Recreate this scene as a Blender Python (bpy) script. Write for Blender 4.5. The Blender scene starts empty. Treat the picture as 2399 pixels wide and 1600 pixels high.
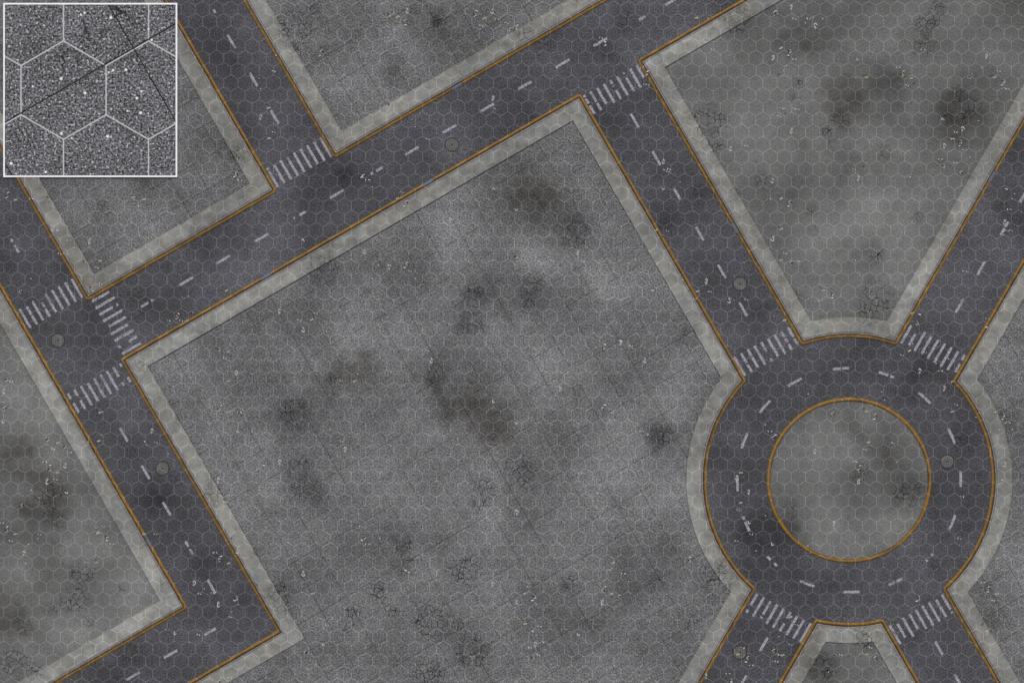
import bpy, bmesh, math, random
import numpy as np
from mathutils import Vector, Matrix
from mathutils.geometry import delaunay_2d_cdt

random.seed(7)
rad = math.radians
SC = bpy.context.scene
COL = SC.collection
K = 0.04                                   # metres per map unit (one hexagon is 33.26 units across)
def wx(x): return (x - 1199.5) * K
def wy(y): return (800.0 - y) * K

# ---------------------------------------------------------------- camera, sky, sun, exposure
cam_d = bpy.data.cameras.new("camera")
cam = bpy.data.objects.new("camera", cam_d)
COL.objects.link(cam)
CAM_H = 200.0
cam.location = (0, 0, CAM_H)
cam.rotation_euler = (0, 0, 0)
cam_d.sensor_fit = 'HORIZONTAL'
cam_d.sensor_width = 36.0
cam_d.lens = 36.0 * (CAM_H - 0.08) / (2399 * K)
cam_d.clip_start = 1.0
cam_d.clip_end = 6000.0
SC.camera = cam

SUN_EL, SUN_AZ = 58.0, 0.0                 # light from the top of the map
world = bpy.data.worlds.new("World")
SC.world = world
world.use_nodes = True
wn = world.node_tree
bg = wn.nodes["Background"]
sky = wn.nodes.new("ShaderNodeTexSky")
sky.sky_type = 'NISHITA'
sky.sun_disc = False
sky.sun_elevation = rad(SUN_EL)
sky.sun_rotation = rad(SUN_AZ)
sky.air_density = 1.0
sky.dust_density = 4.0
wn.links.new(sky.outputs[0], bg.inputs[0])
bg.inputs[1].default_value = 0.12

sun_d = bpy.data.lights.new("sun", 'SUN')
sun_d.energy = 1.1
sun_d.angle = rad(14)
sun_d.color = (1.0, 0.95, 0.88)
sun = bpy.data.objects.new("sun", sun_d)
sun.rotation_euler = (rad(-(90 - SUN_EL)), 0, 0)
sun.location = (0, 60, 90)
COL.objects.link(sun)

SC.view_settings.view_transform = 'Standard'
SC.view_settings.look = 'None'
SC.view_settings.exposure = 0.0
SC.view_settings.gamma = 1.0

# ---------------------------------------------------------------- node helper
class G:
    def __init__(s, name, rough=0.9, spec=0.2):
        s.m = bpy.data.materials.new(name)
        s.m.use_nodes = True
        s.t = s.m.node_tree
        s.b = s.t.nodes["Principled BSDF"]
        s.b.inputs["Roughness"].default_value = rough
        s.b.inputs["Specular IOR Level"].default_value = spec
        geo = s.t.nodes.new("ShaderNodeNewGeometry")
        s.pos3 = geo.outputs["Position"]
        s.pos = s.vm('MULTIPLY', s.pos3, (1, 1, 0))
    def put(s, inp, v):
        if isinstance(v, bpy.types.NodeSocket): s.t.links.new(v, inp)
        elif v is not None: inp.default_value = v
    def math(s, op, a, b=None, c=None, clamp=False):
        n = s.t.nodes.new("ShaderNodeMath"); n.operation = op; n.use_clamp = clamp
        for i, v in enumerate((a, b, c)): s.put(n.inputs[i], v)
        return n.outputs[0]
    def vm(s, op, a, b=None, c=None):
        n = s.t.nodes.new("ShaderNodeVectorMath"); n.operation = op
        for i, v in enumerate((a, b, c)):
            if i < len(n.inputs): s.put(n.inputs[i], v)
        return n.outputs["Value"] if op in ('DOT_PRODUCT', 'LENGTH', 'DISTANCE') else n.outputs[0]
    def noise(s, scale, detail=2.0, rough=0.5, vec=None, out=0):
        n = s.t.nodes.new("ShaderNodeTexNoise"); n.noise_dimensions = '3D'
        s.put(n.inputs["Vector"], vec or s.pos)
        n.inputs["Scale"].default_value = scale
        n.inputs["Detail"].default_value = detail
        n.inputs["Roughness"].default_value = rough
        return n.outputs[out]
    def off(s, x, y, z=0.0):
        return s.vm('ADD', s.pos, (x, y, z))
    def voro(s, scale, feature='F1', vec=None, dim='2D', randomness=1.0):
        n = s.t.nodes.new("ShaderNodeTexVoronoi"); n.voronoi_dimensions = dim; n.feature = feature
        s.put(n.inputs["Vector"], vec or s.pos)
        n.inputs["Scale"].default_value = scale
        n.inputs["Randomness"].default_value = randomness
        return n
    def rng(s, v, a, b, c=0.0, d=1.0, smooth=True):
        n = s.t.nodes.new("ShaderNodeMapRange"); n.clamp = True
        n.interpolation_type = 'SMOOTHSTEP' if smooth else 'LINEAR'
        for i, x in enumerate((v, a, b, c, d)): s.put(n.inputs[i], x)
        return n.outputs[0]
    def attr(s, name):
        n = s.t.nodes.new("ShaderNodeAttribute"); n.attribute_name = name
        return n.outputs["Fac"]
    def mix(s, f, a, b, mode='MIX'):
        n = s.t.nodes.new("ShaderNodeMix"); n.data_type = 'RGBA'; n.blend_type = mode
        s.put(n.inputs[0], f); s.put(n.inputs[6], a); s.put(n.inputs[7], b)
        return n.outputs[2]
    def scale(s, col, f):
        n = s.t.nodes.new("ShaderNodeVectorMath"); n.operation = 'SCALE'
        s.put(n.inputs[0], col); s.put(n.inputs[3], f)
        return n.outputs[0]
    def comb(s, f):
        n = s.t.nodes.new("ShaderNodeCombineXYZ")
        for i in range(3): s.put(n.inputs[i], f)
        return n.outputs[0]
    def hexgrid(s, cx, cy, w, half):
        """1 on the thin painted lines of a pointy-top hexagon grid laid on the ground."""
        p = s.vm('SCALE', s.vm('SUBTRACT', s.pos, (cx, cy, 0)))
        p.node.inputs[3].default_value = 1.0 / w
        r = 1.7320508
        f = []
        for o in ((0, 0, 0), (0.5, r / 2, 0)):
            q = s.vm('WRAP', s.vm('ADD', p, o), (0.5, r / 2, 1), (-0.5, -r / 2, -1))
            q = s.vm('ABSOLUTE', q)
            f.append(s.math('MAXIMUM', s.vm('DOT_PRODUCT', q, (1, 0, 0)), s.vm('DOT_PRODUCT', q, (0.5, r / 2, 0))))
        e = s.math('SUBTRACT', 0.5, s.math('MINIMUM', f[0], f[1]))
        return s.rng(e, half / w * 0.7, half / w * 1.25, 1.0, 0.0)
    def line(s, nx, ny, c, period, half):
        """1 on straight joints: n.p = c + k * period (metres)."""
        d = s.math('SUBTRACT', s.vm('DOT_PRODUCT', s.pos, (nx, ny, 0)), c)
        if period:
            d = s.math('PINGPONG', d, period / 2)
        else:
            d = s.math('ABSOLUTE', d)
        return s.rng(d, half * 0.6, half * 1.3, 1.0, 0.0)
    def done(s, col, bump=None, dist=0.01):
        s.put(s.b.inputs["Base Color"], col)
        if bump is not None:
            n = s.t.nodes.new("ShaderNodeBump")
            n.inputs["Distance"].default_value = dist
            n.inputs["Strength"].default_value = 0.6
            s.put(n.inputs["Height"], bump)
            s.put(s.b.inputs["Normal"], n.outputs[0])
        return s.m

HEX = (wx(41.63), wy(1232.0), 33.26 * K, 0.74 * K)
C30, S30 = math.cos(rad(30)), 0.5
def add_hex(g, col, k=0.32, a=0.07):
    h = g.math('MULTIPLY', g.hexgrid(*HEX), g.rng(g.noise(3.0, 1), 0.3, 0.6, 0.7, 1.0))
    lit = g.vm('ADD', g.scale(col, 1.0 + k), (a, a * 0.98, a * 0.95))
    return g.mix(h, col, lit)

def ground_material(name, base, grain, gscale, mid=0.25, big=0.25, joints=False, specks=0.0, flecks=0.0, tint=(0.9, 1.0, 1.06), crackdark=0.9, stainable=True, pale=0.26):
    g = G(name, 0.92, 0.15)
    n1 = g.noise(gscale, 2.0, 0.65)
    n2 = g.noise(0.9, 4.0, 0.6, g.off(31, 17))
    n3 = g.noise(0.15, 4.0, 0.55, g.off(-13, 57))
    v = g.math('MULTIPLY_ADD', g.math('SUBTRACT', n1, 0.5), 2 * grain, 1.0)
    v = g.math('MULTIPLY', v, g.math('MULTIPLY_ADD', g.math('SUBTRACT', n2, 0.5), 2 * mid, 1.0))
    v = g.math('MULTIPLY', v, g.math('MULTIPLY_ADD', g.math('SUBTRACT', n3, 0.5), 2 * big, 1.0))
    hue = g.rng(g.noise(0.35, 3.0, 0.6, g.off(5, -41)), 0.35, 0.65)
    c = g.mix(hue, (base[0], base[1], base[2], 1), (base[0] * tint[0], base[1] * tint[1], base[2] * tint[2], 1))
    c = g.scale(c, v)
    if specks:
        vo = g.voro(2.6, 'F1', g.off(3.3, 9.1))
        d = vo.outputs["Distance"]
        c = g.mix(g.math('MULTIPLY', g.rng(d, 0.055, 0.10, 1.0, 0.0), specks), c, (0.42, 0.42, 0.41, 1))
        vo2 = g.voro(4.3, 'F1', g.off(-7.7, 2.2))
        c = g.mix(g.math('MULTIPLY', g.rng(vo2.outputs["Distance"], 0.06, 0.10, 1.0, 0.0), specks * 0.5), c, (0.36, 0.36, 0.36, 1))
    if flecks:
        vec = g.vm('MULTIPLY', g.pos, (0.45, 1.2, 0))
        f = g.rng(g.noise(5.5, 3.0, 0.7, vec), 0.62, 0.70)
        c = g.scale(c, g.math('MULTIPLY_ADD', f, -flecks, 1.0))
    if joints:
        # square slabs laid with the street grid, 65.8 units a side
        vary = g.rng(g.noise(0.22, 2.0, 0.6, g.off(70, 3)), 0.36, 0.58, 0.25, 1.0)
        vary2 = g.rng(g.noise(0.22, 2.0, 0.6, g.off(-20, 33)), 0.36, 0.58, 0.25, 1.0)
        # b joints: x - .57735 y(down) = 3 + 75.95 k ;  a joints: y + .57735 x = 571.5 + 76.12 k
        cb = (3.0 - 1199.5 + 0.57735 * 800) * K * C30
        b = g.line(C30, S30, cb, 75.95 * K * C30, 0.75 * K)
        ca = -(571.5 - 800 - 0.57735 * 1199.5) * K * C30
        a = g.line(-S30, C30, ca, 76.12 * K * C30, 0.75 * K)
        j = g.math('MAXIMUM', g.math('MULTIPLY', a, vary), g.math('MULTIPLY', b, vary2))
        c = g.scale(c, g.math('MULTIPLY_ADD', j, -0.58, 1.0))
    bump = n1
    if stainable:
        st = g.attr("stain"); br = g.attr("brown"); ck = g.attr("crack")
        wob = g.rng(g.noise(0.45, 4.0, 0.6, g.off(12, -8)), 0.25, 0.75, 0.45, 1.35)
        st2 = g.math('MULTIPLY', st, wob, clamp=True)
        dark = g.mix(br, (0.47, 0.47, 0.48, 1), (0.52, 0.475, 0.405, 1))
        c = g.mix(st2, c, g.mix(1.0, c, dark, 'MULTIPLY'))
        c = g.scale(c, g.math('MULTIPLY_ADD', g.attr("pale"), pale, 1.0))
        # alligator cracks
        dis = g.vm('SUBTRACT', g.noise(1.6, 3.0, 0.6, g.off(8, 4), 1), (0.5, 0.5, 0.5))
        vec = g.vm('ADD', g.pos, g.scale(dis, 0.55))
        lines = []
        for sc_, wd, of in ((1.75, 0.055, (0, 0, 0)), (2.9, 0.05, (9.3, 4.1, 0))):
            vo = g.voro(sc_, 'DISTANCE_TO_EDGE', g.vm('ADD', vec, of))
            wv = g.rng(g.noise(0.9, 2.0, 0.5, g.off(of[0] + 2, 6)), 0.3, 0.7, 0.35, 1.0)
            lines.append(g.rng(vo.outputs["Distance"], g.math('MULTIPLY', wv, wd * 0.7), g.math('MULTIPLY', wv, wd * 1.7), 1.0, 0.0))
        patch = g.rng(g.noise(0.75, 2.0, 0.5, g.off(-31, 12)), 0.3, 0.55)
        patch2 = g.rng(g.noise(0.75, 2.0, 0.5, g.off(44, -3)), 0.45, 0.66)
        amt = g.rng(ck, 0.12, 0.75)
        cr = g.math('MAXIMUM', g.math('MULTIPLY', lines[0], g.math('MULTIPLY', amt, patch)),
                    g.math('MULTIPLY', lines[1], g.math('MULTIPLY', amt, patch2)))
        c = g.scale(c, g.math('MULTIPLY_ADD', amt, -0.09, 1.0))     # grime round the cracks
        c = g.scale(c, g.math('MULTIPLY_ADD', cr, -crackdark, 1.0))
        bump = g.math('SUBTRACT', n1, g.math('MULTIPLY', cr, 1.5))
    c = add_hex(g, c)
    return g.done(c, bump, 0.006)

MAT = {}
MAT['asphalt'] = ground_material("asphalt", (0.080, 0.0798, 0.087), 1.6, 7.0, 0.25, 0.5, tint=(1.0, 1.02, 0.95), crackdark=0.62, pale=0.3)
MAT['slabs'] = ground_material("slab_paving", (0.146, 0.1475, 0.1395), 1.8, 7.0, 0.30, 0.6, joints=True, specks=0.8, tint=(1.0, 1.0, 1.03))
MAT['concrete'] = ground_material("poured_concrete", (0.148, 0.1495, 0.1425), 0.9, 7.0, 0.25, 0.5, flecks=0.45, tint=(1.0, 1.005, 0.955))
MAT['pavement'] = ground_material("pavement_concrete", (0.243, 0.247, 0.224), 0.4, 7.0, 0.7, 0.3, tint=(1.03, 1.0, 0.94), crackdark=0.7)
MAT['strip'] = ground_material("kerb_strip_concrete", (0.225, 0.218, 0.205), 0.45, 6.0, 0.5, 0.2, tint=(1.04, 0.98, 0.90), stainable=False)
MAT['far'] = ground_material("far_ground", (0.12, 0.12, 0.115), 0.2, 2.0, 0.3, 0.3, stainable=False)

def kerb_material():
    g = G("yellow_kerb_paint", 0.7, 0.3)
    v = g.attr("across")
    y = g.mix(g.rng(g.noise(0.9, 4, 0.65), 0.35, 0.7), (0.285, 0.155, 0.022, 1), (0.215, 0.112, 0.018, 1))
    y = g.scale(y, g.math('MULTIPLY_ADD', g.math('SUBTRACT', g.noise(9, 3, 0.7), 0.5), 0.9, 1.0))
    # dark brown mixed in towards the back of the kerb, edge uneven
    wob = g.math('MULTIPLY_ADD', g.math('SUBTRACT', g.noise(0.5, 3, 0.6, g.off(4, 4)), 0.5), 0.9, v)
    back_dark = g.rng(wob, 0.27, 0.85, 0.0, 0.92)
    c = g.mix(back_dark, y, (0.05, 0.030, 0.012, 1))
    ck = g.attr("crack")
    vo = g.voro(2.6, 'DISTANCE_TO_EDGE', g.off(1, 5))
    c = g.scale(c, g.math('MULTIPLY_ADD', g.math('MULTIPLY', g.rng(vo.outputs["Distance"], 0.02, 0.06, 1, 0), ck), -0.55, 1.0))
    return g.done(add_hex(g, c, 0.5, 0.05), g.noise(7, 3), 0.004)
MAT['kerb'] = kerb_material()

def paint_material():
    g = G("worn_white_road_paint", 0.85, 0.2)
    n = g.noise(6.5, 3, 0.8)
    worn = g.rng(n, 0.38, 0.56)
    patch = g.rng(g.noise(0.8, 3, 0.6, g.off(3, 3)), 0.34, 0.46)
    f = g.math('MULTIPLY', worn, g.math('MULTIPLY_ADD', patch, 0.6, 0.4))
    c = g.mix(f, (0.13, 0.128, 0.142, 1), (0.40, 0.395, 0.425, 1))
    return g.done(add_hex(g, c, 0.2, 0.03), n, 0.004)
MAT['paint'] = paint_material()

def plain(name, col, rough=0.7, var=0.25, sc=12.0, metal=0.0):
    g = G(name, rough, 0.35)
    g.b.inputs["Metallic"].default_value = metal
    tc = g.t.nodes.new("ShaderNodeTexCoord").outputs["Object"]
    n = g.noise(sc, 3, 0.6, tc)
    c = g.scale((col[0], col[1], col[2]), g.math('MULTIPLY_ADD', g.math('SUBTRACT', n, 0.5), 2 * var, 1.0))
    return g.done(c)

# ---------------------------------------------------------------- wear maps (stains and cracks have places of their own)
# x, y, radius, strength, brownness
STAINS = np.array([
 (1250,465,58,.75,1),(1195,425,42,.45,.8),(1180,1000,42,.85,1),(1090,950,55,.5,.5),(835,865,45,.62,.7),(635,885,26,.5,.6),
 (1015,880,42,.6,.1),(770,920,45,.3,.2),(1350,925,26,.45,1),(1330,1055,34,.3,1),(1545,1020,32,.55,.1),(720,745,45,.45,.3),
 (1115,715,48,.5,0),(1240,695,38,.5,.1),(1335,545,48,.55,.1),(705,1115,52,.4,.1),(690,965,45,.35,0),(1480,880,30,.35,.2),
 (945,1000,55,.2,0),(760,640,30,.3,0),(1215,1105,42,.35,0),(1560,1290,26,.3,.8),(1520,1530,38,.3,.1),(790,1540,26,.3,.1),(900,640,40,.25,.2),
 (620,1205,40,.35,.4),(1060,1380,30,.25,.1),(1290,700,40,.2,0),(1480,1380,40,.2,.2),
 (1965,245,50,.6,.8),(1995,215,45,.5,.6),(2085,185,40,.4,.3),(2245,262,46,.75,.6),(2215,245,60,.35,.4),(2350,12,60,.6,.6),(1875,95,75,.4,.3),
 (2020,150,55,.3,.3),(1850,480,60,.3,.3),(2025,85,40,.3,.2),(2280,330,60,.3,.3),(1960,620,60,.15,0),(1845,60,60,.3,0),(2100,250,70,.2,.2),(2000,410,45,.2,.5),
 (28,1060,48,.8,.7),(50,1040,50,.4,.5),(115,1155,48,.85,.5),(90,1190,70,.4,.3),(12,1440,56,.7,.7),(60,1470,40,.35,.3),(145,1290,80,.3,.5),(40,1250,60,.25,.5),(150,1385,50,.3,.3),
 (2075,1062,40,.38,1),(2010,1005,24,.5,.9),(2025,1170,62,.35,.4),(1965,1200,50,.3,.4),(2120,1150,42,.15,.2),(1850,1200,40,.18,.3),
 (345,425,34,.6,.9),(430,455,30,.25,.3),(240,500,35,.3,.1),(560,270,40,.2,.2),(450,330,40,.3,.5),(560,340,30,.3,.2),
 (1000,30,55,.55,.5),(1035,55,34,.75,.4),(770,132,36,.55,.6),(925,168,32,.45,.3),(1180,20,60,.3,.3),(660,60,35,.25,0),(1130,110,30,.2,.3),
 (1840,1260,60,.55,.1),(1790,1245,45,.45,.1),(820,415,42,.55,.1),(505,125,55,.5,0),(550,150,50,.35,0),(387,1160,42,.65,.1),(480,1330,70,.35,.2),
 (1775,735,46,.55,.1),(1660,470,50,.35,.1),(2385,480,55,.5,.1),(2150,910,70,.35,.2),(2110,860,60,.3,.2),(700,470,45,.3,.1),(935,350,40,.25,.1),
 (1250,330,60,.3,.1),(100,760,50,.25,.2),(330,720,45,.4,.1),(1830,1330,50,.3,0),(2230,1330,60,.3,.1),(240,1590,50,.35,.4),(490,560,26,.3,.8),(460,610,40,.3,.2),
 (1415,105,30,.35,.5),(1740,1480,40,.25,.2),(1890,1400,50,.25,.1),(2350,1100,40,.2,.2),(1440,270,50,.25,0),(60,470,60,.25,.1),(2080,1080,24,.2,0),
 (1925,1558,48,.6,.3),(2390,1000,40,.5,.2),(2385,1150,50,.35,.2),(305,490,45,.25,0),(600,745,40,.3,.3),(1525,540,26,.35,.3),(290,850,25,.35,.6),
 (1905,1530,24,.3,.6),(1140,412,36,.35,.7),(1290,505,40,.45,.3),(1312,525,34,.35,.1),(1060,915,36,.35,.2),(1120,965,44,.5,.6),(1150,985,36,.4,.9),(1080,760,44,.4,0),(1150,670,42,.4,0),(1180,640,36,.3,0),(1225,740,40,.35,0),(770,905,40,.35,.3),(805,880,34,.35,.5),(1045,955,40,.3,.1),(690,1010,40,.3,0),(735,1150,44,.35,0),(860,860,36,.4,.7),
 (250,650,60,.35,0),(430,560,50,.3,.1),(560,480,50,.3,0),(1000,300,55,.25,0),(1150,230,50,.25,.1),(1345,140,50,.25,.1),(1560,520,45,.35,0),(1720,690,50,.35,0),(1700,900,50,.3,0),(1690,1080,50,.25,0),(1760,1310,60,.4,0),(2090,1420,60,.3,0),(2290,1000,50,.3,0),(2270,1180,60,.3,0),(2180,830,60,.08,.1),(120,640,60,.3,0),(180,1000,50,.3,0),(330,1180,50,.3,0),(540,1400,60,.35,0),(420,1400,50,.25,0),(2300,1460,24,.45,.5),(150,550,20,.35,.6),(150,590,30,.3,.5),
], float)
CRACKS = np.array([
 (562,362,30,.9),(508,252,14,.7),(240,500,36,.7),(345,460,20,.4),(450,525,22,.5),(425,25,30,.4),
 (690,72,52,1),(700,110,30,.8),(735,22,28,.7),(1028,52,26,.8),(830,82,28,.6),(1226,76,30,.8),(1353,6,22,.6),(770,230,22,.3),
 (1465,48,36,.8),(1432,135,30,.7),(1272,98,34,.7),(805,408,42,.7),(1172,322,42,.7),(1230,272,42,.7),(322,716,46,1),(385,628,26,.7),
 (1722,45,46,1),(1658,285,50,1),(1675,340,26,.8),(1870,192,26,.7),(1860,228,20,.6),(1943,314,30,.9),(1968,282,30,.9),(2172,62,34,1),(2168,100,30,1),(2195,22,32,.8),
 (2250,218,32,.7),(2262,252,42,1),(2225,275,28,.8),(2070,358,24,.8),(2150,512,20,1),(1905,492,24,.7),(1905,538,18,.6),(2048,592,28,.9),(2056,695,48,1.1),(2036,742,32,1),(2030,620,18,.6),
 (1864,697,22,.7),(1785,430,30,.7),(1640,462,38,.7),(1665,500,30,.5),(1720,455,26,.7),
 (1348,550,44,1),(1345,455,32,.7),(755,628,44,1),(860,685,30,.5),(1112,695,36,.9),(1110,755,36,.9),(1246,668,34,.9),(1240,712,30,.8),
 (1018,878,36,1),(690,970,46,.9),(782,888,26,.6),(1045,985,32,.6),(702,1095,36,.9),(722,1148,42,.9),(1218,1102,48,1),(1130,1145,34,1),(1122,1178,28,.8),
 (1548,1020,36,.9),(1612,795,30,.8),(945,1275,30,.8),(952,1322,34,.9),(890,1385,34,.9),(830,1440,34,.9),(808,1468,26,.7),(922,1435,28,.7),
 (1010,1455,52,1.05),(1085,1335,48,.9),(1065,1468,30,.9),(1105,1525,48,1.05),(1000,1578,50,1),(1335,1370,32,.8),(1535,1360,32,.7),(1675,1358,48,1.1),(1690,1375,30,1),
 (1620,1450,34,.6),(1650,1000,20,.6),(650,1408,42,1.05),(665,1370,30,.7),(1615,1420,30,.5),(500,1155,32,.8),
 (115,1172,46,1.05),(128,1212,34,.9),(194,1345,36,1),(172,1402,38,1.1),(120,1430,20,.8),(50,1462,28,.9),(40,1562,46,1),(85,1580,26,.8),(285,1378,22,.6),(205,1455,26,.6),
 (310,1525,44,.8),(375,1475,28,.6),(300,1080,24,.5),(405,1125,30,.7),(600,1440,30,.7),(380,1370,24,.6),
 (2125,1152,42,1),(1850,1195,28,.8),(2015,1110,30,.8),(2250,1035,28,.8),(2270,1060,24,.7),(1935,1378,32,.9),(1978,1430,30,.9),(2195,1330,30,.8),(2145,880,26,.5),(2140,935,24,.6),
 (2030,1482,44,1.05),(2065,1490,22,.9),(1930,1565,42,.9),(2010,810,26,.5),(2260,1240,30,.6),(2290,1110,26,.6),(1640,965,18,.7),(490,690,24,.7),(1950,1470,20,.5),(325,850,24,.9),
 (1785,915,20,.4),(2035,790,26,.6),(2345,1140,18,.5),(2300,1455,20,.6),(680,455,20,.3),(2385,780,26,.5),
], float)
# bleached patches: x, y, radius, strength
PALE = np.array([
 (1081,575,75,.9),(1456,700,75,.7),(1222,825,75,.8),(1175,747,50,.6),(753,1122,38,.8),(925,1075,85,.5),(956,950,60,.45),(1362,1122,85,.8),(1253,1325,75,.6),(1378,1262,85,.7),
 (1300,856,65,.7),(1175,1200,50,.5),(862,1200,65,.4),(722,856,45,.5),(1175,1450,55,.4),(1534,1153,65,.4),(1410,560,60,.4),(640,1030,50,.3),(560,960,50,.3),(900,780,60,.3),(1480,1000,60,.4),(1250,600,40,.4),
 (1884,214,40,.5),(2036,71,60,.5),(2071,491,85,.9),(2000,500,85,.7),(1929,590,60,.5),(2125,214,50,.6),(2304,54,60,.5),(1795,268,60,.4),(2120,620,60,.5),(1740,200,50,.3),
 (27,1336,58,1.2),(295,1416,75,1.0),(240,1300,85,.9),(125,980,62,.8),(54,855,50,.6),(205,1480,65,.7),(18,935,40,.6),(196,1175,50,.5),(330,1350,50,.7),
 (850,170,75,.4),(1200,80,60,.4),(950,110,50,.3),(880,240,50,.3),(600,560,60,.4),(1050,270,60,.4),(1300,150,50,.3),(1640,560,50,.4),(1690,1000,60,.3),(2000,850,60,.4),(1740,1180,60,.4),(2240,1150,50,.4),
 (330,1000,60,.5),(200,850,60,.5),(1500,330,50,.4),(2270,690,50,.4),(60,600,60,.5),(560,640,50,.4),(430,1330,50,.3),(520,1500,60,.3),(2040,1400,60,.3),(400,560,50,.3),
 (1900,1040,60,.5),(2060,1230,60,.4),(1930,1255,50,.4),(1985,1080,40,.3),(2330,860,50,.4),(2360,1250,60,.4),(2360,1500,60,.3),(2000,1580,50,.4),(380,520,50,.3),
], float)
RN = np.random.RandomState(5)
LAT = RN.rand(4, 64, 64) * 2 - 1
def vnoise(x, y, k):
    xi = np.floor(x).astype(int); yi = np.floor(y).astype(int); fx = x - xi; fy = y - yi
    fx = fx * fx * (3 - 2 * fx); fy = fy * fy * (3 - 2 * fy); L = LAT[k]
    g = lambda a, b: L[(xi + a) % 64, (yi + b) % 64]
    return (g(0, 0) * (1 - fx) + g(1, 0) * fx) * (1 - fy) + (g(0, 1) * (1 - fx) + g(1, 1) * fx) * fy
LITTER = {}      # filled below: corner of a map sheet -> what lies there
def litter_points():
    out = []
    for (ox, oy), s in LITTER.items():
        for t in s.split():
            a, b = t[1:].split(',')
            out.append((t[0], ox + float(a) / 3.918, oy + float(b) / 3.918))
    return out

def wear(x, y):
    x = np.asarray(x, float); y = np.asarray(y, float)
    st = np.zeros_like(x); br = np.zeros_like(x); ck = np.zeros_like(x); pa = np.zeros_like(x)
    x0, y0 = x, y
    # stains have ragged outlines
    x = x0 + 18 * vnoise(x0 / 62, y0 / 62, 0) + 13 * vnoise(x0 / 23, y0 / 23, 1)
    y = y0 + 18 * vnoise(x0 / 62, y0 / 62, 2) + 13 * vnoise(x0 / 23, y0 / 23, 3)
    for cx, cy, r, s in PALE:
        pa += s * np.exp(-((x - cx) ** 2 + (y - cy) ** 2) / r ** 2)
    pa += .62 * vnoise(x / 105 + 7, y / 105, 1) + .42 * vnoise(x / 52, y / 52 + 9, 2) + .22 * vnoise(x / 24 + 5, y / 24, 3)
    for cx, cy, r, s, b in STAINS:
        e = .97 * s * np.exp(-((x - cx) ** 2 + (y - cy) ** 2) / (r * 1.15) ** 2)
        st += e; br += e * b
    x, y = x0, y0
    for t, cx, cy in LP:
        if t == 'P':
            e = 0.22 * np.exp(-((x - cx) ** 2 + (y - cy) ** 2) / 17.0 ** 2)
            st += e; br += e * .5
    for cx, cy, r, s in CRACKS:
        ck = np.maximum(ck, s * np.exp(-((x - cx) ** 2 + (y - cy) ** 2) / (r * 0.95) ** 2))
    st *= 1.0 + .35 * vnoise(x0 / 30 + 3, y0 / 30, 0)
    return np.clip(st, 0, 1), br / np.maximum(st, 1e-4), np.minimum(ck, 1.0), np.clip(pa, -1.1, 1.6)

LITTER[(600,0)] = "P1225,138 P1375,195 C1370,232 G1300,160 H1390,95 B1215,228 b1245,262 S1148,288 T1192,350 M1270,415 G1295,440 P600,475 C585,512 P2010,140 C2025,104 G2095,172 M2120,210 B2000,230 W2065,235 T2210,180 H2168,95 S2325,280 W2300,215 W160,655 S25,718 S40,815 G118,993 M97,957 G115,1275 M97,1238 W160,1215 H40,1085 S1432,1097 S1460,1165 M1662,1240 W1575,1275 H2170,915 S2190,1000 M1272,680 M1215,960 C185,512"
LITTER[(1200,0)] = "H48,245 G1690,167 S1800,170 P850,410 C855,385 W815,350 P1235,700 C1245,658 S1205,622 S1178,625 W1220,775 S1255,785 H1780,365 W1840,455 b1875,400 B1995,505 H2005,1360 W2150,1340 H1390,1475 W1440,1552 T1410,1558 M40,1520 B430,505"
LITTER[(1800,0)] = "P55,125 C70,103 H210,80 W240,175 W370,175 S340,215 S410,163 S500,172 H430,250 G118,445 P200,475 C185,512 B210,388 T240,545 H40,545 M95,680 S140,655 S163,605 M878,683 G905,715 S805,715 K820,545 P1230,690 C1240,655 T1190,623 G1312,722 M1338,760 B1215,780 W1275,785 M1338,488 T1420,458 H2000,530 S1985,445 S1958,623 W2115,655 B2170,660 P2160,750 C2145,785 G2078,715 M2052,683 T2195,818 S1870,680 W1845,720 M2005,975 B1995,1058 S1930,1110 K1598,1097 H1782,1195 W1720,1215 M1660,1240 G1692,1278 P1765,1305 C1755,1343 H1615,1350 T1805,1378 S1850,1445 T1580,1465 W1720,1495 B1780,1497 P1610,1525 M1665,1525 W790,1555 M878,1523 W95,1065 G138,1003 M160,1043 W235,1000 W275,1005 H215,1195 S305,955 b2325,1010"
LITTER[(0,400)] = "P60,235 C72,200 B65,172 G140,270 T290,260 W490,330 M430,240 P1225,235 G1318,268 M1340,312 W1280,328 S1230,265 M1630,235 S1540,378 S1178,450 H825,640 T635,640 S678,710 W545,760 W600,762 K480,545 K530,550 G920,828 W890,890 P840,1075 W925,1040 C855,1105 W870,1170 M765,830 P190,1110 S285,990 B215,1045 P2170,30 C2150,60 T2200,90 S2245,152 W1680,1168 S1728,1150 M2055,1085 G2078,1102 M2155,1140 P1620,1345 C1640,1312 G1710,1380 W1545,1375 W1660,1375 B1610,1437 S1770,1300"
LITTER[(600,400)] = "P985,50 C970,60 T1022,88 S1068,152 W1335,200 M1270,220 P1380,290 C1360,328 G1295,258 B1390,205 K2180,165 H1780,465 W1820,550 M1385,580 H995,735 P1385,855 C1362,888 H1220,895 S1122,870 W1410,920 S1068,990 S1462,990 K430,640 G510,1368 M485,1330 W395,1370 H435,1450 W545,1308 B605,1315 H210,1300 S70,1308 M620,1395 S645,1475 B1635,1195 B1780,1318"
LITTER[(1200,400)] = "M1338,35 W1430,10 S1540,105 K1390,165 G1318,548 W1425,555 M1375,600 B1290,607 H605,745 W650,830 P40,790 K38,360 H1778,1025 G1700,1108 W1815,1110 M1725,1140 W1675,1175 H1995,1185 W2150,1185 S1565,1005 M1620,1100 S755,1490 S1148,1490 K1000,1560 G1290,1100 B40,52 B425,1163 B590,1290"
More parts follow.
